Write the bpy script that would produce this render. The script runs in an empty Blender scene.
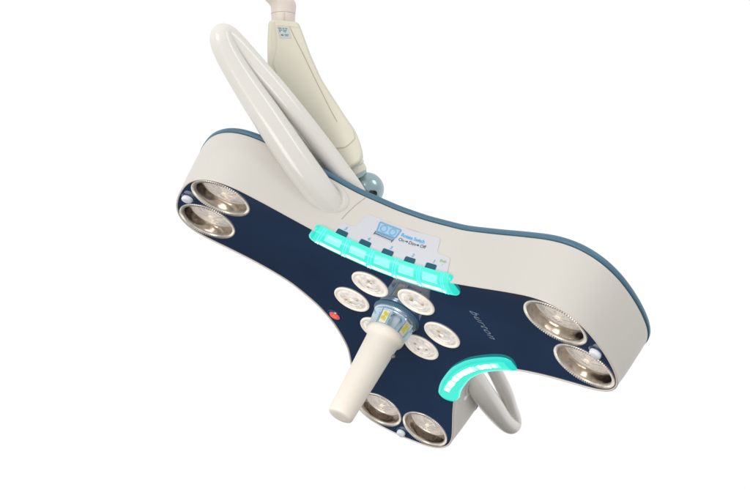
import math, random
# ---------------------------------------------------------------- shape of the lamp head (metres)
# local frame: origin near the centre of the glass face, x and y in its plane, z (h) out of the face
K_DISH = 0.298; H0 = -0.0261
def dish(x, y): return H0 + K_DISH*(x*x + y*y)
HALF = [(0.3450,0.0),(0.3440,0.022),(0.3400,0.046),(0.3300,0.068),(0.3130,0.0835),(0.2880,0.0905),
        (0.2500,0.0905),(0.2100,0.0895),(0.1720,0.0905),(0.1460,0.0930),(0.1180,0.1010),(0.0900,0.1110)]
def _ctrl():
    pts = []
    for k in range(3):
        a = math.radians(120*k); c, s = math.cos(a), math.sin(a)
        loc = [(x,-y) for x,y in reversed(HALF)] + HALF[1:]
        if k == 0: pass
        for x,y in loc: pts.append((x*c - y*s, x*s + y*c))
        m = math.radians(120*k + 60); pts.append((0.1405*math.cos(m), 0.1405*math.sin(m)))
    return pts
def _cr(p0,p1,p2,p3,t):
    return tuple(0.5*((2*b)+(-a+c)*t+(2*a-5*b+4*c-d)*t*t+(-a+3*b-3*c+d)*t**3) for a,b,c,d in zip(p0,p1,p2,p3))
def _outline(n):
    c = _ctrl(); m = len(c); fine = []
    for i in range(m):
        for j in range(12): fine.append(_cr(c[i-1],c[i],c[(i+1)%m],c[(i+2)%m],j/12))
    cum = [0.0]
    for i in range(len(fine)):
        a, b = fine[i], fine[(i+1)%len(fine)]; cum.append(cum[-1]+math.dist(a,b))
    L = cum[-1]; out = []; j = 0
    for i in range(n):
        s = L*i/n
        while cum[j+1] < s: j += 1
        t = (s-cum[j])/(cum[j+1]-cum[j]); a, b = fine[j], fine[(j+1)%len(fine)]
        out.append((a[0]+(b[0]-a[0])*t, a[1]+(b[1]-a[1])*t))
    return out, L
NO = 540
OUT, LEN = _outline(NO)
for _ in range(6):   # ease the joints of the outline
    OUT = [tuple((OUT[i-1][k]+2*OUT[i][k]+OUT[(i+1)%NO][k])/4 for k in (0,1)) for i in range(NO)]
def _nrm(i):
    a, b = OUT[(i-2)%NO], OUT[(i+2)%NO]; dx, dy = b[0]-a[0], b[1]-a[1]; l = math.hypot(dx,dy)
    return (dy/l, -dx/l)
NRM = [_nrm(i) for i in range(NO)]
THICK = 0.074
def edge(s, e, h):
    """point at arc length s along the outline, e outwards, h above the dished face"""
    f = (s/LEN*NO) % NO; i = int(f); t = f-i; j = (i+1)%NO
    x = OUT[i][0]*(1-t)+OUT[j][0]*t; y = OUT[i][1]*(1-t)+OUT[j][1]*t
    nx = NRM[i][0]*(1-t)+NRM[j][0]*t; ny = NRM[i][1]*(1-t)+NRM[j][1]*t
    return (x+nx*e, y+ny*e, dish(x,y)+h)
def flare(d): return 0.0026 + 0.0126*(max(0,d-0.004)/(THICK-0.004))**0.8
def wall(s, d, off=0.0): return edge(s, flare(d)+off, -d)
def s_at(deg):
    """arc length of the outline point at polar angle deg"""
    best = min(range(NO), key=lambda i: abs((math.degrees(math.atan2(OUT[i][1],OUT[i][0]))-deg+180)%360-180))
    return LEN*best/NO
import bpy
from mathutils import Vector, Matrix
from mathutils.geometry import delaunay_2d_cdt
scene = bpy.context.scene
COL = scene.collection
random.seed(7)

# ---------------------------------------------------------------- materials
def material(name, color, rough=0.4, metal=0.0, ior=1.45, coat=0.0, emit=None, emit_s=0.0, noise=0.0, nscale=8.0,
             bump=0.0, bscale=300.0, aniso=None, sss=0.0):
    m = bpy.data.materials.new(name); m.use_nodes = True
    nt = m.node_tree; b = nt.nodes['Principled BSDF']
    b.inputs['Base Color'].default_value = (*color, 1); b.inputs['Roughness'].default_value = rough
    b.inputs['Metallic'].default_value = metal; b.inputs['IOR'].default_value = ior
    b.inputs['Coat Weight'].default_value = coat; b.inputs['Coat Roughness'].default_value = 0.05
    if sss: b.inputs['Subsurface Weight'].default_value = sss; b.inputs['Subsurface Radius'].default_value = (0.01, 0.008, 0.006)
    if emit: b.inputs['Emission Color'].default_value = (*emit, 1); b.inputs['Emission Strength'].default_value = emit_s
    tc = nt.nodes.new('ShaderNodeTexCoord')
    if noise:
        n = nt.nodes.new('ShaderNodeTexNoise'); n.inputs['Scale'].default_value = nscale; n.inputs['Detail'].default_value = 5
        nt.links.new(tc.outputs['Object'], n.inputs['Vector'])
        r = nt.nodes.new('ShaderNodeValToRGB')
        r.color_ramp.elements[0].position = 0.3; r.color_ramp.elements[1].position = 0.7
        r.color_ramp.elements[0].color = (*[c*(1-noise) for c in color], 1)
        r.color_ramp.elements[1].color = (*[min(1, c*(1+noise)) for c in color], 1)
        nt.links.new(n.outputs['Fac'], r.inputs['Fac']); nt.links.new(r.outputs['Color'], b.inputs['Base Color'])
        mr = nt.nodes.new('ShaderNodeMapRange'); mr.inputs['To Min'].default_value = rough*0.85; mr.inputs['To Max'].default_value = rough*1.15
        nt.links.new(n.outputs['Fac'], mr.inputs['Value']); nt.links.new(mr.outputs['Result'], b.inputs['Roughness'])
    if bump:
        n2 = nt.nodes.new('ShaderNodeTexNoise'); n2.inputs['Scale'].default_value = bscale; n2.inputs['Detail'].default_value = 3
        nt.links.new(tc.outputs['Object'], n2.inputs['Vector'])
        bp = nt.nodes.new('ShaderNodeBump'); bp.inputs['Strength'].default_value = bump; bp.inputs['Distance'].default_value = 0.0004
        nt.links.new(n2.outputs['Fac'], bp.inputs['Height']); nt.links.new(bp.outputs['Normal'], b.inputs['Normal'])
    return m

M = {}
M['shell']   = material('warm white enamel', (0.590, 0.560, 0.516), 0.36, noise=0.015, nscale=5, bump=0.12, bscale=420)
M['lip']     = material('cream edging', (0.78, 0.69, 0.60), 0.4)
M['rim']     = material('blue grey cover plastic', (0.062, 0.145, 0.215), 0.35, noise=0.05, nscale=9)
M['navy']    = material('navy glass', (0.014, 0.040, 0.102), 0.06, ior=2.3, noise=0.28, nscale=4)
M['loop']    = material('white handle tube', (0.69, 0.665, 0.62), 0.24, coat=0.25, noise=0.015, nscale=6)
M['cream']   = material('cream arm plastic', (0.66, 0.63, 0.52), 0.42, noise=0.025, nscale=6, bump=0.1, bscale=350)
M['creamrec']= material('cream arm recess plastic', (0.60, 0.55, 0.42), 0.45, noise=0.025, nscale=6)
M['joint']   = material('beige joint plastic', (0.68, 0.60, 0.54), 0.42, noise=0.03, nscale=12)
M['seam']    = material('seam gap', (0.42, 0.36, 0.27), 0.7)
M['knuckle'] = material('silver blue casting', (0.30, 0.41, 0.44), 0.26, metal=0.9, noise=0.05, nscale=18)
M['black']   = material('black rubber', (0.012, 0.012, 0.014), 0.5)
M['steel']   = material('dull steel', (0.30, 0.29, 0.27), 0.35, metal=1.0)
M['chrome']  = material('reflector chrome', (0.50, 0.44, 0.38), 0.12, metal=1.0, noise=0.2, nscale=60)
M['ring']    = material('ridged lens ring', (0.68, 0.63, 0.57), 0.36, metal=0.6, noise=0.2, nscale=90)
M['led']     = material('clear led chip', (0.9, 0.85, 0.7), 0.3, emit=(1.0, 0.93, 0.82), emit_s=0.5)
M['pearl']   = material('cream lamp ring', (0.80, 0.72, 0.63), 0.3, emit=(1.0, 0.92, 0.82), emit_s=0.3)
M['frost']   = material('frosted lamp lens', (0.56, 0.51, 0.46), 0.14, coat=0.6, emit=(1.0, 0.95, 0.90), emit_s=0.42, noise=0.60, nscale=110)
M['chipgrey']= material('chip grey', (0.50, 0.46, 0.40), 0.35)
M['chipred'] = material('chip red', (0.74, 0.50, 0.43), 0.4)
M['chipyel'] = material('chip yellow', (0.62, 0.50, 0.02), 0.4, emit=(0.8, 0.75, 0.05), emit_s=0.12)
M['chippale']= material('chip pale yellow', (0.72, 0.62, 0.34), 0.4)
M['board']   = material('white circuit board', (0.78, 0.78, 0.70), 0.4)
M['hub']     = material('pale blue hub', (0.60, 0.72, 0.83), 0.2, metal=0.75, noise=0.06, nscale=40)
M['hubin']   = material('frosted hub core', (0.55, 0.62, 0.68), 0.3)
M['grip']    = material('cream sterile handle', (0.88, 0.80, 0.71), 0.42, noise=0.02, nscale=12, sss=0.1)
M['button']  = material('white button', (0.82, 0.83, 0.88), 0.3)
M['red']     = material('red push button', (0.75, 0.07, 0.07), 0.35, emit=(1.0, 0.18, 0.16), emit_s=0.35)
M['amber']   = material('amber glow', (0.8, 0.25, 0.05), 0.4, emit=(1.0, 0.35, 0.1), emit_s=0.55)
M['print']   = material('pale blue print', (0.30, 0.37, 0.50), 0.5)
M['printdim']= material('grey print', (0.09, 0.10, 0.17), 0.5)
M['decal']   = material('lilac grey label', (0.555, 0.565, 0.60), 0.42)
M['slot']    = material('dark teal slot', (0.0, 0.075, 0.125), 0.5)
M['inkblue'] = material('bright blue ink', (0.02, 0.42, 0.80), 0.5)
M['inknavy'] = material('navy ink', (0.03, 0.05, 0.13), 0.5)
M['inkgreen']= material('green ink', (0.22, 0.50, 0.12), 0.5)
M['inkpale'] = material('pale blue ink', (0.12, 0.34, 0.56), 0.5)
M['inkpale2']= material('light blue ink', (0.30, 0.50, 0.67), 0.5)
M['sticker'] = material('pale sticker', (0.50, 0.56, 0.55), 0.5)
M['stickink']= material('sticker ink', (0.14, 0.19, 0.21), 0.5)
M['teal']    = material('teal light cover', (0.0, 0.10, 0.09), 0.25, emit=(0.04, 0.74, 0.62), emit_s=0.95)
M['mint']    = material('mint glow', (0.0, 0.08, 0.06), 0.25, emit=(0.085, 0.86, 0.68), emit_s=0.98)
M['cyan']    = material('cyan divider glow', (0.0, 0.10, 0.10), 0.25, emit=(0.05, 0.84, 0.82), emit_s=1.0)
M['white']   = material('white led glow', (0.3, 0.5, 0.5), 0.3, emit=(0.80, 1.0, 1.0), emit_s=1.25)
M['window']  = material('pale mint glow', (0.0, 0.10, 0.08), 0.2, emit=(0.36, 1.0, 0.88), emit_s=1.0)
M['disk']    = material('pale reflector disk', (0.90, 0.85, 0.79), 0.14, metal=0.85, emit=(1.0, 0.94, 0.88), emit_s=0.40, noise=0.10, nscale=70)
M['cyan']    = material('cyan divider glow', (0.1, 0.5, 0.5), 0.15, coat=0.5, emit=(0.10, 0.92, 0.95), emit_s=0.95)
M['white']   = material('white led glow', (0.6, 0.8, 0.8), 0.2, emit=(0.82, 1.0, 1.0), emit_s=1.25)

def glass(name):
    m = bpy.data.materials.new(name); m.use_nodes = True; nt = m.node_tree; nt.nodes.clear()
    o = nt.nodes.new('ShaderNodeOutputMaterial'); mx = nt.nodes.new('ShaderNodeMixShader')
    t = nt.nodes.new('ShaderNodeBsdfTransparent'); g = nt.nodes.new('ShaderNodeBsdfGlossy'); f = nt.nodes.new('ShaderNodeFresnel')
    t.inputs['Color'].default_value = (0.96, 0.95, 0.93, 1); g.inputs['Roughness'].default_value = 0.04; f.inputs['IOR'].default_value = 1.45
    nt.links.new(f.outputs[0], mx.inputs[0]); nt.links.new(t.outputs[0], mx.inputs[1]); nt.links.new(g.outputs[0], mx.inputs[2])
    nt.links.new(mx.outputs[0], o.inputs[0]); return m
M['glass'] = glass('clear lens glass')

# ---------------------------------------------------------------- the lamp stands here
CEN = Vector((0.0190656, 0.0, -0.1203964))
def cam2world(a): return Vector((a[0], -a[2], a[1]))
U = -cam2world((0.8120342, -0.57129683, -0.11924928)); V = -cam2world((0.36494709, 0.33762183, 0.86765495))
N = cam2world((-0.45542736, -0.74808518, 0.48265359))
ROT = Matrix((U, V, N)).transposed().to_4x4()
ROOTM = Matrix.Translation(CEN) @ ROT
INV = ROOTM.inverted()
root = bpy.data.objects.new('surgical_lamp', None); COL.objects.link(root)
root.matrix_world = ROOTM; root.empty_display_size = 0.1
root['label'] = 'three-armed surgical ceiling lamp with navy glass face, teal light strips and cream arm'
root['category'] = 'surgical lamp'

def obj(name, verts, faces, mat, parent=root, label=None, smooth=True, mats=None, fm=None, auto=35):
    me = bpy.data.meshes.new(name); me.from_pydata([tuple(v) for v in verts], [], faces)
    for m in (mats or [mat]): me.materials.append(m)
    if fm: 
        for p, i in zip(me.polygons, fm): p.material_index = i
    me.validate(); me.update()
    if smooth:
        me.polygons.foreach_set('use_smooth', [True]*len(me.polygons))
        me.set_sharp_from_angle(angle=math.radians(auto))
    o = bpy.data.objects.new(name, me); COL.objects.link(o); o.parent = parent
    if label: o['label'] = label
    return o

class MB:
    """collects vertices and faces in lamp space"""
    def __init__(s): s.v = []; s.f = []; s.m = []
    def add(s, verts, faces, mi=0):
        k = len(s.v); s.v += [tuple(v) for v in verts]; s.f += [tuple(i+k for i in f) for f in faces]; s.m += [mi]*len(faces)
    def grid(s, rows, cu=False, cv=False, mi=0, flip=False):
        nr, nc = len(rows), len(rows[0]); vs = [p for r in rows for p in r]; fs = []
        for i in range(nr if cu else nr-1):
            for j in range(nc if cv else nc-1):
                a = i*nc+j; b = i*nc+(j+1)%nc; c = ((i+1)%nr)*nc+(j+1)%nc; d = ((i+1)%nr)*nc+j
                fs.append((a, d, c, b) if flip else (a, b, c, d))
        s.add(vs, fs, mi)
    def lathe(s, prof, n=48, fr=None, mi=0):
        """prof: (radius, height) pairs; fr maps (x,y,z) to lamp space"""
        fr = fr or (lambda x, y, z: (x, y, z))
        rows = [[fr(r*math.cos(2*math.pi*j/n), r*math.sin(2*math.pi*j/n), z) for j in range(n)] for r, z in prof]
        s.grid(rows, cv=True, mi=mi, flip=False)
    def cap(s, pts, mi=0): s.add(pts, [tuple(range(len(pts)))], mi)
    def obj(s, name, mat, parent=root, **k):
        mats = k.pop('mats', None)
        return obj(name, s.v, s.f, mat, parent, mats=mats, fm=s.m if mats else None, **k)

def on_face(cx, cy):
    """frame resting on the dished face at (cx, cy)"""
    return lambda x, y, z: (cx+x, cy+y, dish(cx+x, cy+y)+z)

# ---------------------------------------------------------------- shell, lip, back cover
def ring(e, h): return [(OUT[i][0]+NRM[i][0]*e, OUT[i][1]+NRM[i][1]*e, dish(*OUT[i])+h) for i in range(NO)]
mb = MB()
prof = [(0.0022, 0.0012), (0.0027, 0.0004), (0.0028, -0.0010)]
for k in range(1, 15): d = 0.004+(THICK-0.006)*k/14; prof.append((flare(d), -d))
prof += [(0.0148, -(THICK-0.001)), (0.0135, -THICK), (0.008, -THICK)]
mb.grid([ring(*p) for p in prof], cv=True, flip=True)
shell = mb.obj('housing', M['shell'], label='warm white curved housing', auto=60)
mb = MB()
mb.grid([ring(*p) for p in [(0.0, -0.003), (0.0, 0.0006), (0.0003, 0.0011), (0.0009, 0.0014), (0.0016, 0.0014), (0.0022, 0.0010), (0.0024, -0.001)]], cv=True, flip=True)
mb.obj('edging', M['lip'], shell, auto=80)
mb = MB()
bp = [(0.0120, -THICK-0.0005), (0.0152, -THICK-0.0006), (0.0162, -THICK-0.0016), (0.0164, -THICK-0.0055), (0.0152, -THICK-0.0078), (0.011, -THICK-0.0088)]
rows = [ring(*p) for p in bp]
base = ring(0.011, -THICK-0.0088)
for t in (0.08, 0.2, 0.35, 0.5, 0.65, 0.8, 0.9, 0.97):
    rows.append([(x*(1-t), y*(1-t), dish(x*(1-t), y*(1-t))-THICK-0.0088-0.012*math.sin(t*math.pi/2)) for x, y, z in base])
mb.grid(rows, cv=True, flip=True); mb.cap(rows[-1])
mb.obj('back_cover', M['rim'], label='blue grey back cover', auto=50)

# ---------------------------------------------------------------- navy glass face with six round openings
LR = 0.0405; LENS = []; SMALL = []; TIPS = []
for k in range(3):
    a = math.radians(120*k); c, s = math.cos(a), math.sin(a)
    for sg in (-1, 1): LENS.append((0.2959*c - sg*0.0426*s, 0.2959*s + sg*0.0426*c))
    TIPS.append((0.3336*c, 0.3336*s))
    for sg in (-1, 1): SMALL.append((0.0621*c - sg*0.0366*s, 0.0621*s + sg*0.0366*c))
def face_mesh(h=0.0):
    pts = []; edges = []
    def loop(l):
        k = len(pts); pts.extend(Vector(p) for p in l); edges.extend((k+i, k+(i+1) % len(l)) for i in range(len(l)))
    loop([OUT[i] for i in range(0, NO, 2)])
    for cx, cy in LENS: loop([(cx+LR*math.cos(2*math.pi*j/56), cy+LR*math.sin(2*math.pi*j/56)) for j in range(56)])
    poly = [OUT[i] for i in range(0, NO, 2)]
    def inside(x, y):
        r = False; j = len(poly)-1
        for i in range(len(poly)):
            if (poly[i][1] > y) != (poly[j][1] > y) and x < (poly[j][0]-poly[i][0])*(y-poly[i][1])/(poly[j][1]-poly[i][1])+poly[i][0]: r = not r
            j = i
        return r
    g = 0.0105
    for i in range(-36, 37):
        for j in range(-36, 37):
            x, y = i*g+(j % 2)*g/2, j*g*0.866
            if inside(x, y) and min(math.hypot(x-a, y-b) for a, b in LENS) > LR+0.004 and min(math.hypot(x-a, y-b) for a, b in poly) > 0.004:
                pts.append(Vector((x, y)))
    v, e, f, *_ = delaunay_2d_cdt(pts, edges, [], 0, 1e-6)
    ff = []
    for t in f:
        cx = sum(v[i][0] for i in t)/3; cy = sum(v[i][1] for i in t)/3
        if inside(cx, cy) and min(math.hypot(cx-a, cy-b) for a, b in LENS) > LR*0.998-0.0003: ff.append(tuple(t))
    return [(p[0], p[1], dish(p[0], p[1])+h) for p in v], ff
fv, ff = face_mesh()
face = obj('face_panel', fv, ff, M['navy'], label='glossy navy glass face', auto=80)

# ---------------------------------------------------------------- big lenses: ridged ring, bowl, led, glass
def big_lens(cx, cy):
    fr = on_face(cx, cy)
    mb = MB(); n = 168
    prof = [(LR+0.0006, -0.002), (LR+0.0010, 0.0006), (LR+0.0002, 0.0014), (LR-0.0012, 0.0016), (LR-0.0034, 0.0008), (LR-0.0040, -0.0010), (LR-0.0044, -0.003)]
    rows = []
    for q, (r, z) in enumerate(prof):
        row = []
        for j in range(n):
            t = 2*math.pi*j/n; w = (0.0006 if q in (2, 3, 4) else 0)*(1 if j % 2 else -1)
            row.append(fr((r)*math.cos(t), (r)*math.sin(t), z+w))
        rows.append(row)
    mb.grid(rows, cv=True, flip=False)
    L = mb.obj('lens', M['ring'], auto=25)
    R0 = LR-0.0042; RB = 0.0335; n = 72; mb = MB(); rows = []
    for q in range(13):
        t = q/12; r = R0+(RB-R0)*t**1.6; z = -0.003-0.0125*t
        rows.append([fr(r*math.cos(2*math.pi*j/n)*(1+0.006*math.cos(9*2*math.pi*j/n)*t), r*math.sin(2*math.pi*j/n)*(1+0.006*math.cos(9*2*math.pi*j/n)*t), z) for j in range(n)])
    mb.grid(rows, cv=True)
    mb.obj('reflector', M['chrome'], L, auto=50)
    mb = MB(); rows = []; n = 120
    for q in range(25):
        t = q/24; r = RB*(1-t)+0.0001; z = -0.0156+0.0085*math.sin(t*math.pi/2)+(0.0006 if q in (5, 6, 12, 13) else 0)
        rows.append([fr(r*math.cos(2*math.pi*j/n), r*math.sin(2*math.pi*j/n), z+0.00055*(1-t)*t*3*math.cos(20*2*math.pi*j/n)*(0.5+0.5*math.sin(7*2*math.pi*j/n))) for j in range(n)])
    mb.grid(rows, cv=True); mb.obj('reflector_disk', M['disk'], L, auto=30)
    mb = MB(); mb.lathe([(0.0036, -0.0075), (0.0034, -0.0064), (0.0020, -0.0059), (0.0001, -0.0058)], 32, fr)
    mb.obj('led_module', M['led'], L)
    # stepped clear cover
    mb = MB(); prof = [(R0, -0.0012)]
    for q in range(1, 12):
        t = q/12; prof.append((R0*(1-t), -0.0012+0.0020*math.sin(t*math.pi/2)))
    prof.append((0.0001, 0.0008)); mb.lathe(prof, 56, fr)
    mb.obj('glass', M['glass'], L, auto=25)
for c in LENS: big_lens(*c)

# ---------------------------------------------------------------- six small raised lamps round the handle
SR = 0.0280
def small_lamp(cx, cy, sd):
    rnd = random.Random(sd); fr = on_face(cx, cy)
    mb = MB(); mb.lathe([(SR, 0), (SR, 0.0008), (SR-0.0005, 0.0017), (SR-0.0015, 0.0022), (SR-0.0030, 0.0022), (SR-0.0038, 0.0017), (SR-0.0042, 0.0012), (SR-0.0048, 0.0010),
                         (SR-0.0056, 0.0009), (SR-0.0066, 0.0008)], 64, fr)
    L = mb.obj('small_lamp', M['pearl'], auto=60)
    mb = MB(); R = SR-0.0063
    prof = [(R+0.0004, 0.0009), (R-0.001, 0.0014), (R*0.82, 0.0020), (R*0.80, 0.0014), (R*0.62, 0.0015), (R*0.60, 0.0009), (R*0.4, 0.0012), (R*0.2, 0.0013), (0.0001, 0.0013)]
    mb.lathe(prof, 56, fr); mb.obj('lens', M['frost'], L, auto=30)
    mb = MB(); mb.lathe([(0.0030, 0.0012), (0.0028, 0.0017), (0.0018, 0.0020), (0.0001, 0.0021)], 24, fr); mb.obj('emitter', M['led'], L)
    for q in range(3):
        a = rnd.uniform(0, 6.28); r = rnd.uniform(0.004, 0.012); x, y = r*math.cos(a), r*math.sin(a); w = rnd.uniform(0.0018, 0.0032)
        mb = MB(); f2 = (lambda X, Y: lambda u, v, z: fr(X+u, Y+v, z))(x, y)
        z0 = 0.0016; mb.lathe([(w, z0-0.001), (w, z0), (w*0.7, z0+0.0006), (0.0001, z0+0.0007)], 12, f2)
        mb.obj('led_chip', [M['chipgrey'], M['chipred'], M['chippale'], M['chipgrey']][(q+sd) % 4], L)
for i, c in enumerate(SMALL): small_lamp(*c, i)

# white tip buttons on navy bosses
for cx, cy in TIPS:
    fr = on_face(cx, cy)
    mb = MB(); mb.lathe([(0.0098, 0), (0.0096, 0.0008), (0.0085, 0.0014), (0.0070, 0.0016)], 32, fr)
    B_ = mb.obj('tip_button', M['navy'])
    mb = MB(); mb.lathe([(0.0074, 0.001), (0.0074, 0.0050), (0.0066, 0.0062), (0.0045, 0.0069), (0.0001, 0.0071)], 36, fr)
    mb.obj('button_cap', M['button'], B_, auto=60)

# ---------------------------------------------------------------- red push button and its curved print
ra = math.radians(61.0); rx, ry = 0.1255*math.cos(ra), 0.1255*math.sin(ra)
fr = on_face(rx, ry)
mb = MB(); mb.lathe([(0.0097, 0), (0.0097, 0.0012), (0.0089, 0.0020), (0.0083, 0.0016)], 40, fr)
rb = mb.obj('push_button', M['navy'])
mb = MB(); mb.lathe([(0.0086, 0.0012), (0.0082, 0.0021), (0.0070, 0.0024), (0.0001, 0.0026)], 40, fr); mb.obj('button_cap', M['red'], rb, label='glowing red button cap')
mb = MB()
for x0, y0, w in ((-0.0022, 0.0008, 0.0016), (0.001, -0.0006, 0.0013), (0.0028, 0.0009, 0.0009)):
    mb.lathe([(w, 0.00262), (w*0.8, 0.0028), (0.0001, 0.0029)], 14, (lambda X, Y: lambda u, v, z: fr(X+u, Y+v, z))(x0, y0))
mb.obj('indicator', M['amber'], rb)

# ---------------------------------------------------------------- flat print helpers
def text_mesh(txt, size, shear=0.0, bold=0.0, align='LEFT', space=1.0):
    cu = bpy.data.curves.new('t', 'FONT'); cu.body = txt; cu.size = size; cu.shear = shear; cu.offset = bold
    cu.align_x = align; cu.fill_mode = 'FRONT'; cu.resolution_u = 3; cu.space_character = space
    o = bpy.data.objects.new('t', cu); COL.objects.link(o); dg = bpy.context.evaluated_depsgraph_get()
    me = bpy.data.meshes.new_from_object(o.evaluated_get(dg))
    vs = [v.co.copy() for v in me.vertices]; fs = [tuple(p.vertices) for p in me.polygons]
    bpy.data.objects.remove(o); bpy.data.curves.remove(cu); bpy.data.meshes.remove(me)
    return vs, fs
def print_text(name, txt, size, fn, mat, parent, **k):
    vs, fs = text_mesh(txt, size, **k)
    return obj(name, [fn(v.x, v.y) for v in vs], fs, mat, parent, smooth=False)
def mesh_poly(poly, g):
    """triangulated 2-D polygon with inner points so that it can follow a curve"""
    pts = []; n = len(poly)
    for i in range(n):
        a, b = poly[i], poly[(i+1) % n]; L = math.dist(a, b); k = max(1, int(L/g))
        for j in range(k): pts.append((a[0]+(b[0]-a[0])*j/k, a[1]+(b[1]-a[1])*j/k))
    loop = list(pts)
    def inside(x, y):
        r = False; j = n-1
        for i in range(n):
            if (poly[i][1] > y) != (poly[j][1] > y) and x < (poly[j][0]-poly[i][0])*(y-poly[i][1])/(poly[j][1]-poly[i][1])+poly[i][0]: r = not r
            j = i
        return r
    xs = [p[0] for p in poly]; ys = [p[1] for p in poly]
    x = min(xs)
    while x < max(xs):
        y = min(ys)
        while y < max(ys):
            if inside(x, y) and min(math.hypot(x-a, y-b) for a, b in loop) > g*0.4: pts.append((x, y))
            y += g
        x += g
    m = len(loop)
    v, e, f, *_ = delaunay_2d_cdt([Vector(p) for p in pts], [(i, (i+1) % m) for i in range(m)], [], 0, 1e-7)
    ff = [tuple(t) for t in f if inside(sum(v[i][0] for i in t)/3, sum(v[i][1] for i in t)/3)]
    return [(p[0], p[1]) for p in v], ff
def round_poly(poly, r, seg=5):
    out = []; n = len(poly)
    for i in range(n):
        p, a, b = Vector(poly[i]), Vector(poly[i-1]), Vector(poly[(i+1) % n])
        da, db = (a-p), (b-p); rr = min(r, da.length*0.45, db.length*0.45); pa, pb = p+da.normalized()*rr, p+db.normalized()*rr
        for k in range(seg+1):
            t = k/seg; q = pa*(1-t)**2+p*2*t*(1-t)+pb*t*t; out.append((q.x, q.y))
    return out
def poly_obj(name, poly, fn, mat, parent, g=0.003):
    v, f = mesh_poly(poly, g); return obj(name, [fn(*p) for p in v], f, mat, parent, smooth=False)
def stroke(mbx, pts, w, fn, z=None):
    """thin printed line"""
    P = [Vector(p) for p in pts]; L = []; R = []
    for i, p in enumerate(P):
        d = (P[min(i+1, len(P)-1)]-P[max(i-1, 0)]).normalized(); n = Vector((-d.y, d.x))*w/2
        L.append(fn(*(p+n))); R.append(fn(*(p-n)))
    mbx.grid([L, R], flip=True)

# maker's word on the face, reading across the right arm
ta = math.radians(150.0); tx, ty = Vector((math.cos(ta), math.sin(ta))), Vector((math.cos(ta+math.pi/2), math.sin(ta+math.pi/2)))
def face_fn(ox, oy, X, Y, h):
    def fn(u, v):
        x = ox+X.x*u+Y.x*v; y = oy+X.y*u+Y.y*v; return (x, y, dish(x, y)+h)
    return fn
print_text('face_lettering', 'burton', 0.0195, face_fn(-0.0480, -0.1490, tx, ty, 0.0005), M['print'], face, shear=0.35, bold=-0.00005, space=1.12)
mb = MB()
Xr, Yr = Vector((1, 0)), Vector((0, 1)); fnr = face_fn(rx, ry, Xr, Yr, 0.0006)
PA = 200
for k in range(15):
    a0 = math.radians(PA+k*11.5); a1 = a0+math.radians(8.0 if k < 6 else 12.0)
    stroke(mb, [(0.0128*math.cos(a0+(a1-a0)*j/3), 0.0128*math.sin(a0+(a1-a0)*j/3)) for j in range(4)], 0.0012 if k < 6 else 0.0024*(1-abs(k-10)/7), fnr)
mb.obj('button_print', M['printdim'], face, smooth=False)

# ---------------------------------------------------------------- control label on the housing wall, in the upper notch
S0 = s_at(-60); S2 = s_at(180)
def wfn(off): return lambda u, d: wall(S0-u, d, off)      # u runs to the right along the wall, d up towards the back cover
lab = round_poly([(-0.0860, 0.0060), (-0.0825, 0.0255), (-0.0625, 0.0275), (-0.0560, 0.0520), (0.0565, 0.0540), (0.0600, 0.0325), (0.0830, 0.0310), (0.0875, 0.0060)], 0.005)
label = poly_obj('control_label', lab, wfn(0.0005), M['decal'], shell)
for q, u in enumerate((-0.0734, -0.0392, -0.0055, 0.0280, 0.0600)):
    w, t = 0.0079, 0.0163
    sp = round_poly([(u-w, 0.0060), (u-w, t), (u+w, t), (u+w, 0.0060)], 0.0022)
    poly_obj('switch_slot', sp, wfn(0.0011), M['slot'], label)
    print_text('number', '54321'[q], 0.0062, (lambda U: lambda x, y: wfn(0.0011)(U+x, 0.0182+y))(u+0.0012), M['inkblue'], label, shear=0.25, align='CENTER', bold=0.00012)
print_text('wording', 'Rotate Switch', 0.0070, lambda x, y: wfn(0.0011)(0.0003+x, 0.0400+y), M['inkblue'], label, bold=0.00008, space=0.93)
print_text('wording', 'On', 0.0066, lambda x, y: wfn(0.0011)(-0.0002+x, 0.0330+y), M['inknavy'], label)
print_text('wording', 'Dim', 0.0066, lambda x, y: wfn(0.0011)(0.0152+x, 0.0332+y), M['inknavy'], label)
print_text('wording', 'Off', 0.0066, lambda x, y: wfn(0.0011)(0.0330+x, 0.0334+y), M['inknavy'], label)
for u in (0.0096, 0.0272):
    mb = MB(); f_ = wfn(0.0011); d0 = 0.0354
    mb.add([f_(u, d0-0.0005), f_(u+0.0025, d0-0.0005), f_(u+0.0025, d0+0.0005), f_(u, d0+0.0005)], [(0, 1, 2, 3)])
    mb.add([f_(u+0.0022, d0-0.0016), f_(u+0.0046, d0), f_(u+0.0022, d0+0.0016)], [(0, 1, 2)])
    mb.obj('arrow', M['inknavy'], label, smooth=False)
print_text('wording', 'Endo', 0.0050, lambda x, y: wfn(0.0011)(0.0690+x, 0.0222+y), M['inkgreen'], label, bold=0.00003, shear=0.2)
print_text('number', '/', 0.0046, lambda x, y: wfn(0.0011)(0.0745+x, 0.0172+y), M['inkgreen'], label)
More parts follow.
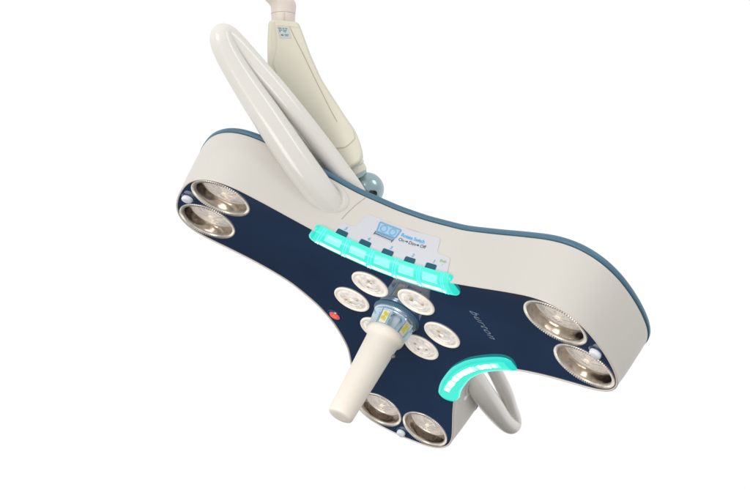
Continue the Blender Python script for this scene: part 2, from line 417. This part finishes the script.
# little drawing of a two-pane viewer on a stand
tr = round_poly([(-0.0335, 0.0340), (-0.0355, 0.0480), (-0.0025, 0.0480), (-0.0050, 0.0345)], 0.0012, 3)
ic = poly_obj('pictogram', tr, wfn(0.0010), M['inkpale2'], label)
mb = MB(); f_ = wfn(0.0015)
stroke(mb, tr+[tr[0]], 0.0011, f_)
for u in (-0.0262, -0.0122): stroke(mb, [(u+0.0046*math.cos(t*math.pi/8), 0.0412+0.0046*math.sin(t*math.pi/8)) for t in range(17)], 0.0007, f_)
stroke(mb, [(-0.0335, 0.0322), (-0.0052, 0.0322)], 0.0011, f_)
mb.obj('pictogram_line', M['inkpale'], ic, smooth=False)
mb = MB(); stroke(mb, [(-0.0352, 0.0302), (-0.0070, 0.0296)], 0.0010, f_); stroke(mb, [(-0.0345, 0.0335), (-0.0350, 0.0285)], 0.0010, f_); stroke(mb, [(-0.0060, 0.0330), (-0.0075, 0.0270)], 0.0010, f_)
mb.obj('pictogram_line', M['inknavy'], ic, smooth=False)

# panel seam beside the handle socket
mb = MB(); stroke(mb, [(-0.0838, 0.030), (-0.0820, 0.0400), (-0.0775, 0.056), (-0.0715, 0.0700), (-0.0708, 0.0732)], 0.0011, wfn(0.0003)); mb.obj('seam', M['seam'], shell, smooth=False)

# ---------------------------------------------------------------- teal light strips lying over the edge of the face
SEC = [(-0.0262, 0.0004), (-0.0256, 0.0016), (-0.0235, 0.0029), (-0.0210, 0.0040), (-0.0180, 0.0048), (-0.0145, 0.0053), (-0.0105, 0.0053), (-0.0065, 0.0049), (-0.0025, 0.0042),
       (0.0015, 0.0029), (0.0046, 0.0005), (0.0064, -0.0028), (0.0072, -0.0060), (0.0069, -0.0083), (0.0035, -0.0088)]
def sec(t):
    t = max(0, min(len(SEC)-1.001, t)); i = int(t); f = t-i
    return (SEC[i][0]*(1-f)+SEC[i+1][0]*f, SEC[i][1]*(1-f)+SEC[i+1][1]*f)
def strip_pt(s, t, lift, s0, s1, sc=1.0):
    e, h = sec(t)
    # outward lift along the section normal
    e1, h1 = sec(t+0.05); e0, h0 = sec(max(0, t-0.05)); l = math.hypot(e1-e0, h1-h0) or 1
    e += -(h0-h1)/l*0 + (-(h1-h0))/l*-lift*0; n = (-(h1-h0)/l, (e1-e0)/l)
    e += n[0]*lift; h += n[1]*lift
    k = min(1.0, max(0.0, min(s-s0, s1-s)/0.012)); k = 0.62+0.38*math.sqrt(1-(1-k)**2)
    c = (-0.006, -0.003)
    return edge(s, c[0]+(e-c[0])*k*sc, c[1]+(h-c[1])*k*sc)
def patch(mbx, sa, sb, ta_, tb_, lift, s0, s1, ns=10, nt=5, thick=None):
    mbx.grid([[strip_pt(sa+(sb-sa)*i/ns, ta_+(tb_-ta_)*j/nt, lift, s0, s1) for j in range(nt+1)] for i in range(ns+1)], flip=True)
def strip(s0, s1, divided):
    mb = MB(); n = 110; m = 42
    rows = [[strip_pt(s0+(s1-s0)*i/n, (len(SEC)-1.001)*j/m, 0, s0, s1) for j in range(m+1)] for i in range(n+1)]
    mb.grid(rows, flip=True)
    mb.cap(rows[0]); mb.cap(rows[-1][::-1])
    st = mb.obj('light_strip', M['teal'], auto=50, label='glowing teal light strip')
    L = s1-s0
    if divided:
        nd = 5; a0, a1 = s0+0.016, s1-0.014; seg = (a1-a0)/nd
        mb = MB(); patch(mb, s0+0.006, s1-0.006, 3.2, 12.9, 0.0003, s0, s1, 90, 20); mb.obj('diffuser', M['mint'], st)
        for k in range(nd):
            b0, b1 = a0+seg*k+0.0042, a0+seg*(k+1)-0.0030
            mb = MB(); patch(mb, b0, b1, 4.7, 6.2, 0.0007, s0, s1, 14, 4); mb.obj('led_bar', M['white'], st)
            mb = MB(); patch(mb, b0+0.003, b1-0.003, 7.9, 10.7, 0.0007, s0, s1, 14, 5); mb.obj('window', M['window'], st)
        for k in range(nd+1):
            c = a0+seg*k
            for o_ in (-0.0020, 0.0014):
                mb = MB(); patch(mb, c+o_, c+o_+0.0011, 2.6, 12.0, 0.0008, s0, s1, 2, 16); mb.obj('divider', M['cyan'], st)
            mb = MB(); patch(mb, c-0.0018, c+0.0018, 4.8, 6.0, 0.0018, s0, s1, 2, 4); mb.obj('led_bar', M['white'], st)
    else:
        mb = MB(); patch(mb, s0+0.008, s1-0.008, 3.4, 12.0, 0.0003, s0, s1, 90, 16); mb.obj('diffuser', M['mint'], st)
        rnd = random.Random(3); s = s0+0.030
        while s < s1-0.022:
            w = rnd.uniform(0.0008, 0.0030); f = (s-s0)/L
            c = 5.2+0.5*math.sin(f*math.pi); hw = rnd.uniform(1.0, 1.3)
            mb = MB(); patch(mb, s, s+w, c-hw, c+hw, 0.0007, s0, s1, 3, 5); mb.obj('led_bar', M['white'] if rnd.random() < 0.75 else M['window'], st)
            s += w+rnd.choice((0, 0, 0.0004))
    return st
strip(S0-0.0995, S0+0.1095, True)
strip(S2-0.1120, S2+0.1010, False)

# ---------------------------------------------------------------- hub, light ring and sterile handle on the lamp's axis
hz = dish(0, 0)
mb = MB(); mb.lathe([(0.0360, hz), (0.0358, hz+0.0012), (0.0345, hz+0.0020), (0.0342, hz+0.0032), (0.0320, hz+0.0045)], 72)
hub = mb.obj('hub', M['rim'], label='pale blue hub ringed with small leds')
mb = MB(); mb.lathe([(0.0325, hz+0.003), (0.0328, hz+0.0062), (0.0318, hz+0.0074), (0.0306, hz+0.0078), (0.0308, hz+0.0098), (0.0298, hz+0.0112), (0.0240, hz+0.0114)], 72); mb.obj('hub_flange', M['hub'], hub)
mb = MB(); mb.lathe([(0.0215, hz+0.010), (0.0205, 0.008)], 48); mb.obj('hub_core', M['hubin'], hub)
PH = math.radians(-48)
for k in range(5):
    a = PH+k*2*math.pi/5; ca, sa = math.cos(a), math.sin(a)
    def fr2(r, t, z): return (r*ca-t*sa, r*sa+t*ca, z)
    z0, z1 = hz+0.010, 0.0078; r0, r1 = 0.0298, 0.0262
    def boxq(ra_, rb_, ta0, ta1, za, zb, tilt=0.0):
        vs = [fr2(r-(tilt if z == zb else 0), t, z) for z in (za, zb) for r, t in ((ra_, ta0), (rb_, ta0), (rb_, ta1), (ra_, ta1))]
        return vs, [(0, 3, 2, 1), (4, 5, 6, 7), (0, 1, 5, 4), (1, 2, 6, 5), (2, 3, 7, 6), (3, 0, 4, 7)]
    mb = MB(); mb.add(*boxq(0.0200, r0, -0.0072, 0.0072, z0, z1, r0-r1))
    for sg in (-1, 1): mb.add(*boxq(0.0210, r0+0.0012, sg*0.0080-0.0009, sg*0.0080+0.0009, z0, z1+0.0002, r0-r1))
    post = mb.obj('hub_post', M['hub'], hub, smooth=False)
    mb = MB()
    def plate(t0, t1, f0, f1, off):
        za, zb = z0+(z1-z0)*f0, z0+(z1-z0)*f1; rr = lambda f: r0+(r1-r0)*f+off
        return [fr2(rr(f0), t0, za), fr2(rr(f0), t1, za), fr2(rr(f1), t1, zb), fr2(rr(f1), t0, zb)]
    mb.add(plate(-0.0054, 0.0054, 0.12, 0.92, 0.0005), [(0, 1, 2, 3)]); mb.obj('led_board', M['board'], hub, smooth=False)
    mb = MB()
    for t, f in ((-0.0026, 0.36), (0.0014, 0.30), (-0.0014, 0.66), (0.0028, 0.60)):
        mb.add(plate(t-0.0017, t+0.0017, f-0.11, f+0.11, 0.0010), [(0, 1, 2, 3)])
    mb.add(plate(-0.0008, 0.0008, 0.36, 0.62, 0.0009), [(0, 1, 2, 3)])
    mb.obj('led_chip', M['chipyel'], hub, smooth=False)
mb = MB()
hp = [(0.0195, 0.0060), (0.0272, 0.0062), (0.0284, 0.0073), (0.0285, 0.0120), (0.0276, 0.0148), (0.0254, 0.0172), (0.0242, 0.0190), (0.0236, 0.0240)]
for k in range(1, 11): t = k/10; hp.append((0.0236-0.0054*t, 0.0240+0.1175*t))
hp += [(0.0178, 0.1436), (0.0168, 0.1452), (0.0150, 0.1461), (0.0075, 0.1463), (0.0001, 0.1463)]
mb.lathe(hp, 72)
grip = mb.obj('sterile_handle', M['grip'], label='tapered cream grip', auto=50)
wa = math.atan2(-0.40992719, -0.91211825)
mb = MB()
bx, by, bz = 0.0240*math.cos(wa), 0.0240*math.sin(wa), 0.034
mb.lathe([(0.0001, -0.0032), (0.0018, -0.0028), (0.0030, -0.0012), (0.0032, 0), (0.0030, 0.0012), (0.0018, 0.0028), (0.0001, 0.0032)], 20, lambda x, y, z: (bx+x, by+y, bz+z))
mb.obj('catch_button', M['steel'], grip)

# ---------------------------------------------------------------- loop handles
def tube(name, pts, rad, mat, parent, n=36, sub=14, sq=None):
    P = [Vector(p) for p in pts]; path = []; rr = []
    for i in range(len(P)-1):
        p0, p1, p2, p3 = P[max(i-1, 0)], P[i], P[i+1], P[min(i+2, len(P)-1)]
        r0, r1, r2, r3 = rad[max(i-1, 0)], rad[i], rad[i+1], rad[min(i+2, len(P)-1)]
        for k in range(sub):
            path.append(Vector(_cr(p0, p1, p2, p3, k/sub))); rr.append(_cr((r0,), (r1,), (r2,), (r3,), k/sub)[0])
    path.append(P[-1]); rr.append(rad[-1])
    for _ in range(70):
        q = list(path); q2 = list(rr)
        for i in range(1, len(path)-1): q[i] = (path[i-1]+2*path[i]+path[i+1])/4; q2[i] = (rr[i-1]+2*rr[i]+rr[i+1])/4
        path, rr = q, q2
    T = [(path[min(i+1, len(path)-1)]-path[max(i-1, 0)]).normalized() for i in range(len(path))]
    nrm = T[0].orthogonal().normalized(); rows = []
    for i, p in enumerate(path):
        nrm = (nrm - T[i]*nrm.dot(T[i])).normalized(); b = T[i].cross(nrm)
        rows.append([p+(nrm*math.cos(2*math.pi*j/n)+b*math.sin(2*math.pi*j/n))*rr[i] for j in range(n)])
    mb = MB(); mb.grid(rows, cv=True, flip=True); mb.cap(rows[0]); mb.cap(rows[-1][::-1])
    return mb.obj(name, mat, parent, auto=60)
LP = [((0.150, -0.070, -0.058), .0205), ((0.180, -0.0920, -0.0615), .0212), ((0.2328, -0.1095, -0.0708), .0218), ((0.3054, -0.1272, -0.0930), .0205),
      ((0.3447, -0.1351, -0.1055), .0182), ((0.3876, -0.1462, -0.1200), .0166), ((0.4120, -0.1545, -0.1330), .0160), ((0.4085, -0.1520, -0.1440), .0152),
      ((0.3644, -0.1420, -0.1385), .0146), ((0.3198, -0.1350, -0.1315), .0143), ((0.2829, -0.1265, -0.1250), .0141), ((0.2300, -0.1080, -0.1190), .0140),
      ((0.1736, -0.0895, -0.1090), .0136), ((0.1538, -0.0835, -0.1050), .0136), ((0.138, -0.078, -0.098), .0136)]
def mirror(q):
    a = math.radians(240); x, y, z = q; return (x*math.cos(2*a)+y*math.sin(2*a), x*math.sin(2*a)-y*math.cos(2*a), z)
tube('loop_handle', [p for p, r in LP], [r for p, r in LP], M['loop'], root)
LQ = []
for p, r in LP:
    g = max(0, (p[0]-0.15)/0.26); q = mirror(p); LQ.append(((q[0]-0.004*(1-g), q[1]-0.004*(1-g), q[2]+0.018*g-0.009*(1-g)), r*(0.84+0.12*g)))
tube('loop_handle', [p for p, r in LQ], [r for p, r in LQ], M['loop'], root)
# swollen sockets where the loops enter the wall
def socket(s_c, sgn):
    rows = []
    n = 56; d_c = 0.0495
    for q, (k, off) in enumerate(((1.0, 0.0002), (0.93, 0.0012), (0.84, 0.0016), (0.74, 0.0008), (0.70, -0.0008))):
        row = []
        for j in range(n):
            t = 2*math.pi*j/n
            row.append(wall(s_c+sgn*0.0350*k*math.cos(t), d_c+0.0218*k*math.sin(t), off))
        rows.append(row)
    mb = MB(); mb.grid(rows, cv=True, flip=(sgn > 0)); return mb.obj('handle_socket', M['shell'], shell, auto=70)
socket(S0+0.1210, 1)
socket(S2-0.1210, -1)
# screw plug on the wall of the lower notch, catch on the hidden side
def plug(s, d, r, mat, name):
    rows = []
    for k, off in ((1, 0.0), (1, 0.0012), (0.8, 0.0018), (0.3, 0.002), (0.02, 0.002)):
        rows.append([wall(s+r*k*math.cos(2*math.pi*j/20), d+r*k*math.sin(2*math.pi*j/20), off) for j in range(20)])
    mb = MB(); mb.grid(rows, cv=True); mb.obj(name, mat, shell)
plug(S2-0.1440, 0.0300, 0.0048, M['button'], 'screw_plug')
plug(s_at(91.0), 0.012, 0.0070, M['lip'], 'catch')

# ---------------------------------------------------------------- knuckle joint and suspension arm
def WP(px, py, dy=0.0, sc=713.0):
    """point in the arm's plane, 1.288 m in front of the camera, dy further back; arm drawing units are 1/713 m"""
    return INV @ Vector(((px-375)/sc, -0.012+dy, -(py-245)/sc))
KC = INV @ Vector(((366-375)/713, -0.005, -(189-245)/713))
mb = MB()   # yoke from the back of the head to the knuckle
def tubev(mbx, a, b, ra_, rb_, n=40, capends=True):
    a, b = Vector(a), Vector(b); t = (b-a).normalized(); u = t.orthogonal().normalized(); w = t.cross(u)
    rows = [[p+(u*math.cos(2*math.pi*j/n)+w*math.sin(2*math.pi*j/n))*r for j in range(n)] for p, r in ((a, ra_), (b, rb_))]
    mbx.grid(rows, cv=True, flip=True)
    if capends: mbx.cap(rows[0]); mbx.cap(rows[1][::-1])
def lathe_axis(mbx, c, axis, prof, n=48):
    c = Vector(c); t = Vector(axis).normalized(); u = t.orthogonal().normalized(); w = t.cross(u)
    mbx.grid([[c+t*z+(u*math.cos(2*math.pi*j/n)+w*math.sin(2*math.pi*j/n))*r for j in range(n)] for r, z in prof], cv=True, flip=True)
wdir = lambda v: (ROT.inverted() @ Vector(v)).normalized()
tubev(mb, (0.125, -0.045, -0.085), (0.125, -0.045, -0.100), 0.034, 0.030)
tubev(mb, (0.125, -0.047, -0.095), KC+Vector((0,0,0.008)), 0.019, 0.019)
yoke = mb.obj('yoke', M['knuckle'])
mb = MB(); ax = wdir((0.35, -0.80, 0.0))
prof = [(0.0001, 0.0262), (0.005, 0.0262), (0.010, 0.0252), (0.0130, 0.0235), (0.0142, 0.0222), (0.0160, 0.0205), (0.0195, 0.0165), (0.0222, 0.0100), (0.0235, 0.003), (0.0235, -0.004), (0.0220, -0.012), (0.017, -0.02), (0.009, -0.024), (0.0001, -0.0245)]
lathe_axis(mb, KC, ax, [(r*1.03, z*1.03) for r, z in prof])
lathe_axis(mb, WP(354.5, 172, 0.0), wdir((0.42, 0.12, -0.9)), [(0.0001, -0.016), (0.0165, -0.016), (0.0172, 0.000), (0.0150, 0.010), (0.0001, 0.012)])
kn = mb.obj('knuckle', M['knuckle'], label='silver blue knuckle joint', auto=60)
mb = MB(); sc_c = INV @ Vector(((374.3-375)/713, -0.0385, -(194.5-245)/713))
ax2 = wdir((0.35, -0.9, -0.1))
lathe_axis(mb, sc_c, ax2, [(0.0042, -0.006), (0.0042, 0.0006), (0.0036, 0.0012), (0.0030, 0.0006), (0.0001, 0.0004)], 24)
mb.obj('screw', M['black'], kn)
mb = MB(); lathe_axis(mb, KC, wdir((0.5, -0.35, 0.75)), [(0.0236, -0.0050), (0.0250, -0.0040), (0.0254, 0.0), (0.0250, 0.0040), (0.0236, 0.0050)]); mb.obj('crest', M['knuckle'], kn)
# cream collar between knuckle and arm
mb = MB(); a_ = WP(351.5, 167, 0.0); dn = wdir((0.42, 0.12, -0.9))
lathe_axis(mb, a_, dn, [(0.006, -0.012), (0.0180, -0.012), (0.0192, -0.010), (0.0195, 0.000), (0.0180, 0.0015), (0.0184, 0.0030), (0.0190, 0.0042), (0.0186, 0.0110), (0.0160, 0.0135)], 48)
col_ = mb.obj('collar', M['cream'], kn)
def arm_poly(name, poly, y0, y1, mat, parent, bev=0.0, r=3.0, auto=40):
    """poly in arm drawing units; front at y0 (towards the camera), back at y1, with a rounded border"""
    pl = round_poly(poly, r, 6); c = Vector((sum(p[0] for p in pl)/len(pl), sum(p[1] for p in pl)/len(pl)))
    area = sum(pl[i][0]*pl[(i+1) % len(pl)][1]-pl[(i+1) % len(pl)][0]*pl[i][1] for i in range(len(pl)))
    sg = 1 if area > 0 else -1; n = len(pl)
    def off(o_):
        res = []
        for i in range(n):
            a, b = Vector(pl[i-1]), Vector(pl[(i+1) % n]); d = (b-a)
            d = d.normalized() if d.length > 1e-9 else Vector((1, 0)); res.append((pl[i][0]-sg*d.y*o_*-1*-1, pl[i][1]+sg*d.x*o_))
        return res
    steps = []; K = 6; bv = bev*713
    for k in range(K+1): a = k/K*math.pi/2; steps.append((bv*(1-math.sin(a)), y0+bev*(1-math.cos(a))))
    for k in range(K+1): a = k/K*math.pi/2; steps.append((bv*(1-math.cos(a)), y1-bev*(1-math.sin(a))))
    rows = [[WP(x, y, dy) for x, y in off(o_)] for o_, dy in steps]
    mb = MB(); mb.grid(rows, cv=True, flip=(sg > 0)); mb.cap(rows[0] if sg > 0 else rows[0][::-1]); mb.cap(rows[-1][::-1] if sg > 0 else rows[-1])
    return mb.obj(name, mat, parent, auto=auto)
armb = arm_poly('suspension_arm', [(270.5, 24), (300, 26.5), (303, 34), (312.5, 60), (323, 83), (346, 119), (356, 133), (361, 146), (363.5, 156), (361, 164), (350, 170), (332, 184), (318, 180), (302, 160), (284, 126), (273, 90), (269.5, 68), (269.5, 45)],
                -0.030, 0.034, M['cream'], root, bev=0.0045, r=6)
armb['label'] = 'tapered cream suspension arm'
arm_poly('arm_cover', [(277, 25.4), (298, 27.4), (301.8, 34), (311, 60), (321.5, 84), (344.5, 120), (353, 131.5), (356, 141), (346, 150), (333, 151), (322, 146), (300, 120), (284, 92), (275.5, 68), (279.2, 55), (279.5, 42)],
         -0.0318, -0.026, M['cream'], armb, bev=0.0012, r=3)
def arm_line(name, pts, w, dy, mat, parent):
    mb = MB(); P = [Vector(p) for p in pts]; L = []; R = []
    for i, p in enumerate(P):
        d = (P[min(i+1, len(P)-1)]-P[max(i-1, 0)]).normalized(); n = Vector((-d.y, d.x))*w/2
        L.append(WP(*(p+n), dy)); R.append(WP(*(p-n), dy))
    mb.grid([L, R]); return mb.obj(name, mat, parent, smooth=False)
arm_line('seam', [(291.5, 32), (297, 43.5), (305, 59), (316, 82), (331, 112), (338, 125)], 0.7, -0.0321, M['seam'], armb)
arm_line('seam', [(280, 31), (291, 31.8), (300.5, 33)], 0.45, -0.0321, M['creamrec'], armb)
mb = MB(); mb.add([WP(279.3, 31.8, -0.0322), WP(290.2, 32.8, -0.0322), WP(293.5, 43.5, -0.0322), WP(282.5, 43.2, -0.0322)], [(0, 1, 2, 3)])
stk = mb.obj('rating_sticker', M['sticker'], armb, smooth=False)
mb = MB(); rnd = random.Random(11)
def sq(x, y, w, h):
    f_ = lambda a, b: WP(279.3+a*10.9+b*3.2, 31.8+b*11.4+a*1.0, -0.0326)
    mb.add([f_(x, y), f_(x+w, y), f_(x+w, y+h), f_(x, y+h)], [(0, 1, 2, 3)])
for x, y, w, h in ((.08, .10, .30, .07), (.46, .10, .16, .07), (.70, .10, .20, .07), (.12, .24, .08, .24), (.26, .26, .12, .07), (.46, .26, .34, .06), (.46, .38, .24, .06), (.16, .66, .22, .12), (.50, .62, .38, .05), (.50, .73, .30, .05)): sq(x, y, w, h)
mb.obj('sticker_print', M['stickink'], stk, smooth=False)
# dark slot in the collar
mb = MB(); pc = []
for j in range(24):
    t = 2*math.pi*j/24; pc.append(WP(354.3+3.9*math.cos(t), 164.4+1.5*math.sin(t)+0.4*math.cos(t), -0.0212))
fcn = [WP(354.3, 164.4, -0.0224)]
mb.add(pc+fcn, [(i, (i+1) % 24, 24) for i in range(24)]); mb.obj('slot', M['steel'], col_, smooth=False)

# upper joint carrying the arm, running out of the top of the picture
mb = MB(); up = wdir((0.0, 0.0, 1.0)); b0 = WP(283.2, 29, 0.002)
lathe_axis(mb, b0, -up, [(0.0158, 0.004), (0.0166, 0.002), (0.0168, -0.0205)], 56)
j1 = mb.obj('arm_joint', M['joint'], root)
mb = MB(); lathe_axis(mb, b0, -up, [(0.0166, -0.0203), (0.0166, -0.0212)], 56); mb.obj('seam', M['seam'], j1, smooth=True)
mb = MB()
hc = []
for py, xl, xr in ((14.0, 271.0, 295.2), (10.0, 271.0, 295.8), (6.0, 270.4, 296.2), (3.0, 268.2, 295.8), (0.0, 265.2, 294.2), (-4, 262.0, 291.5), (-10, 257.0, 287.0), (-20, 250, 279), (-30, 243, 271)):
    c_ = (xl+xr)/2; r_ = (xr-xl)/2
    hc.append([WP(c_+r_*math.cos(2*math.pi*j/48), py, 0.002-r_/713*math.sin(2*math.pi*j/48)) for j in range(48)])
mb.grid(hc, cv=True); mb.cap(hc[0]); mb.cap(hc[-1])
mb.obj('joint_elbow', M['joint'], j1, auto=60)
mb = MB(); mb.add([WP(285.0, 15.2, -0.0152), WP(285.6, 15.2, -0.0152), WP(285.6, 25.0, -0.0152), WP(285.0, 25.0, -0.0152)], [(0, 1, 2, 3)]); mb.obj('seam', M['creamrec'], j1, smooth=False)

# ---------------------------------------------------------------- camera
cam = bpy.data.cameras.new('camera'); co = bpy.data.objects.new('camera', cam); COL.objects.link(co)
co.location = (0, -1.3, 0); co.rotation_euler = (math.radians(90), 0, 0)
cam.sensor_width = 36; cam.lens = 918.436/750*36; cam.clip_start = 0.05; cam.clip_end = 100; scene.camera = co

# ---------------------------------------------------------------- studio: white surround, dark floor and a dim side behind the camera
w = bpy.data.worlds.new('World'); scene.world = w; w.use_nodes = True; nt = w.node_tree; bg = nt.nodes['Background']
tc = nt.nodes.new('ShaderNodeTexCoord'); sp = nt.nodes.new('ShaderNodeSeparateXYZ'); nt.links.new(tc.outputs['Generated'], sp.inputs[0])
def ramp(src, a, b, lo, hi):
    r = nt.nodes.new('ShaderNodeMapRange'); r.interpolation_type = 'SMOOTHSTEP'
    for k, v in (('From Min', a), ('From Max', b), ('To Min', lo), ('To Max', hi)): r.inputs[k].default_value = v
    nt.links.new(src, r.inputs['Value']); return r.outputs['Result']
elev = ramp(sp.outputs['Z'], -0.66, -0.42, 0.045, 1.0)
back = ramp(sp.outputs['Y'], -0.65, 0.15, 0.80, 1.0)
mul = nt.nodes.new('ShaderNodeMath'); mul.operation = 'MULTIPLY'; nt.links.new(elev, mul.inputs[0]); nt.links.new(back, mul.inputs[1])
m2 = nt.nodes.new('ShaderNodeMath'); m2.operation = 'MULTIPLY'; m2.inputs[1].default_value = 1.03; nt.links.new(mul.outputs[0], m2.inputs[0])
bg.inputs['Color'].default_value = (1, 1, 1, 1); nt.links.new(m2.outputs[0], bg.inputs['Strength'])

def area(name, loc, target, size, sy, power, color=(1, 1, 1)):
    l = bpy.data.lights.new(name, 'AREA'); l.shape = 'RECTANGLE'; l.size = size; l.size_y = sy; l.energy = power; l.color = color
    o = bpy.data.objects.new(name, l); COL.objects.link(o); o.location = loc
    o.rotation_euler = (Vector(target)-Vector(loc)).to_track_quat('-Z', 'Y').to_euler(); return o
area('softbox', (-1.3, -1.7, 0.9), (0, 0, 0), 0.8, 0.8, 14, (1, 0.985, 0.96))
area('fill_softbox', (-1.0, -1.9, -0.9), (0, 0, -0.1), 0.9, 0.9, 15, (1, 0.98, 0.95))
area('strip_softbox', (1.5, -1.0, 1.3), (0, 0, 0), 0.25, 1.0, 6)

scene.view_settings.view_transform = 'Standard'; scene.view_settings.look = 'None'; scene.view_settings.exposure = 0; scene.view_settings.gamma = 1
scene.render.engine = 'CYCLES'; scene.cycles.max_bounces = 8
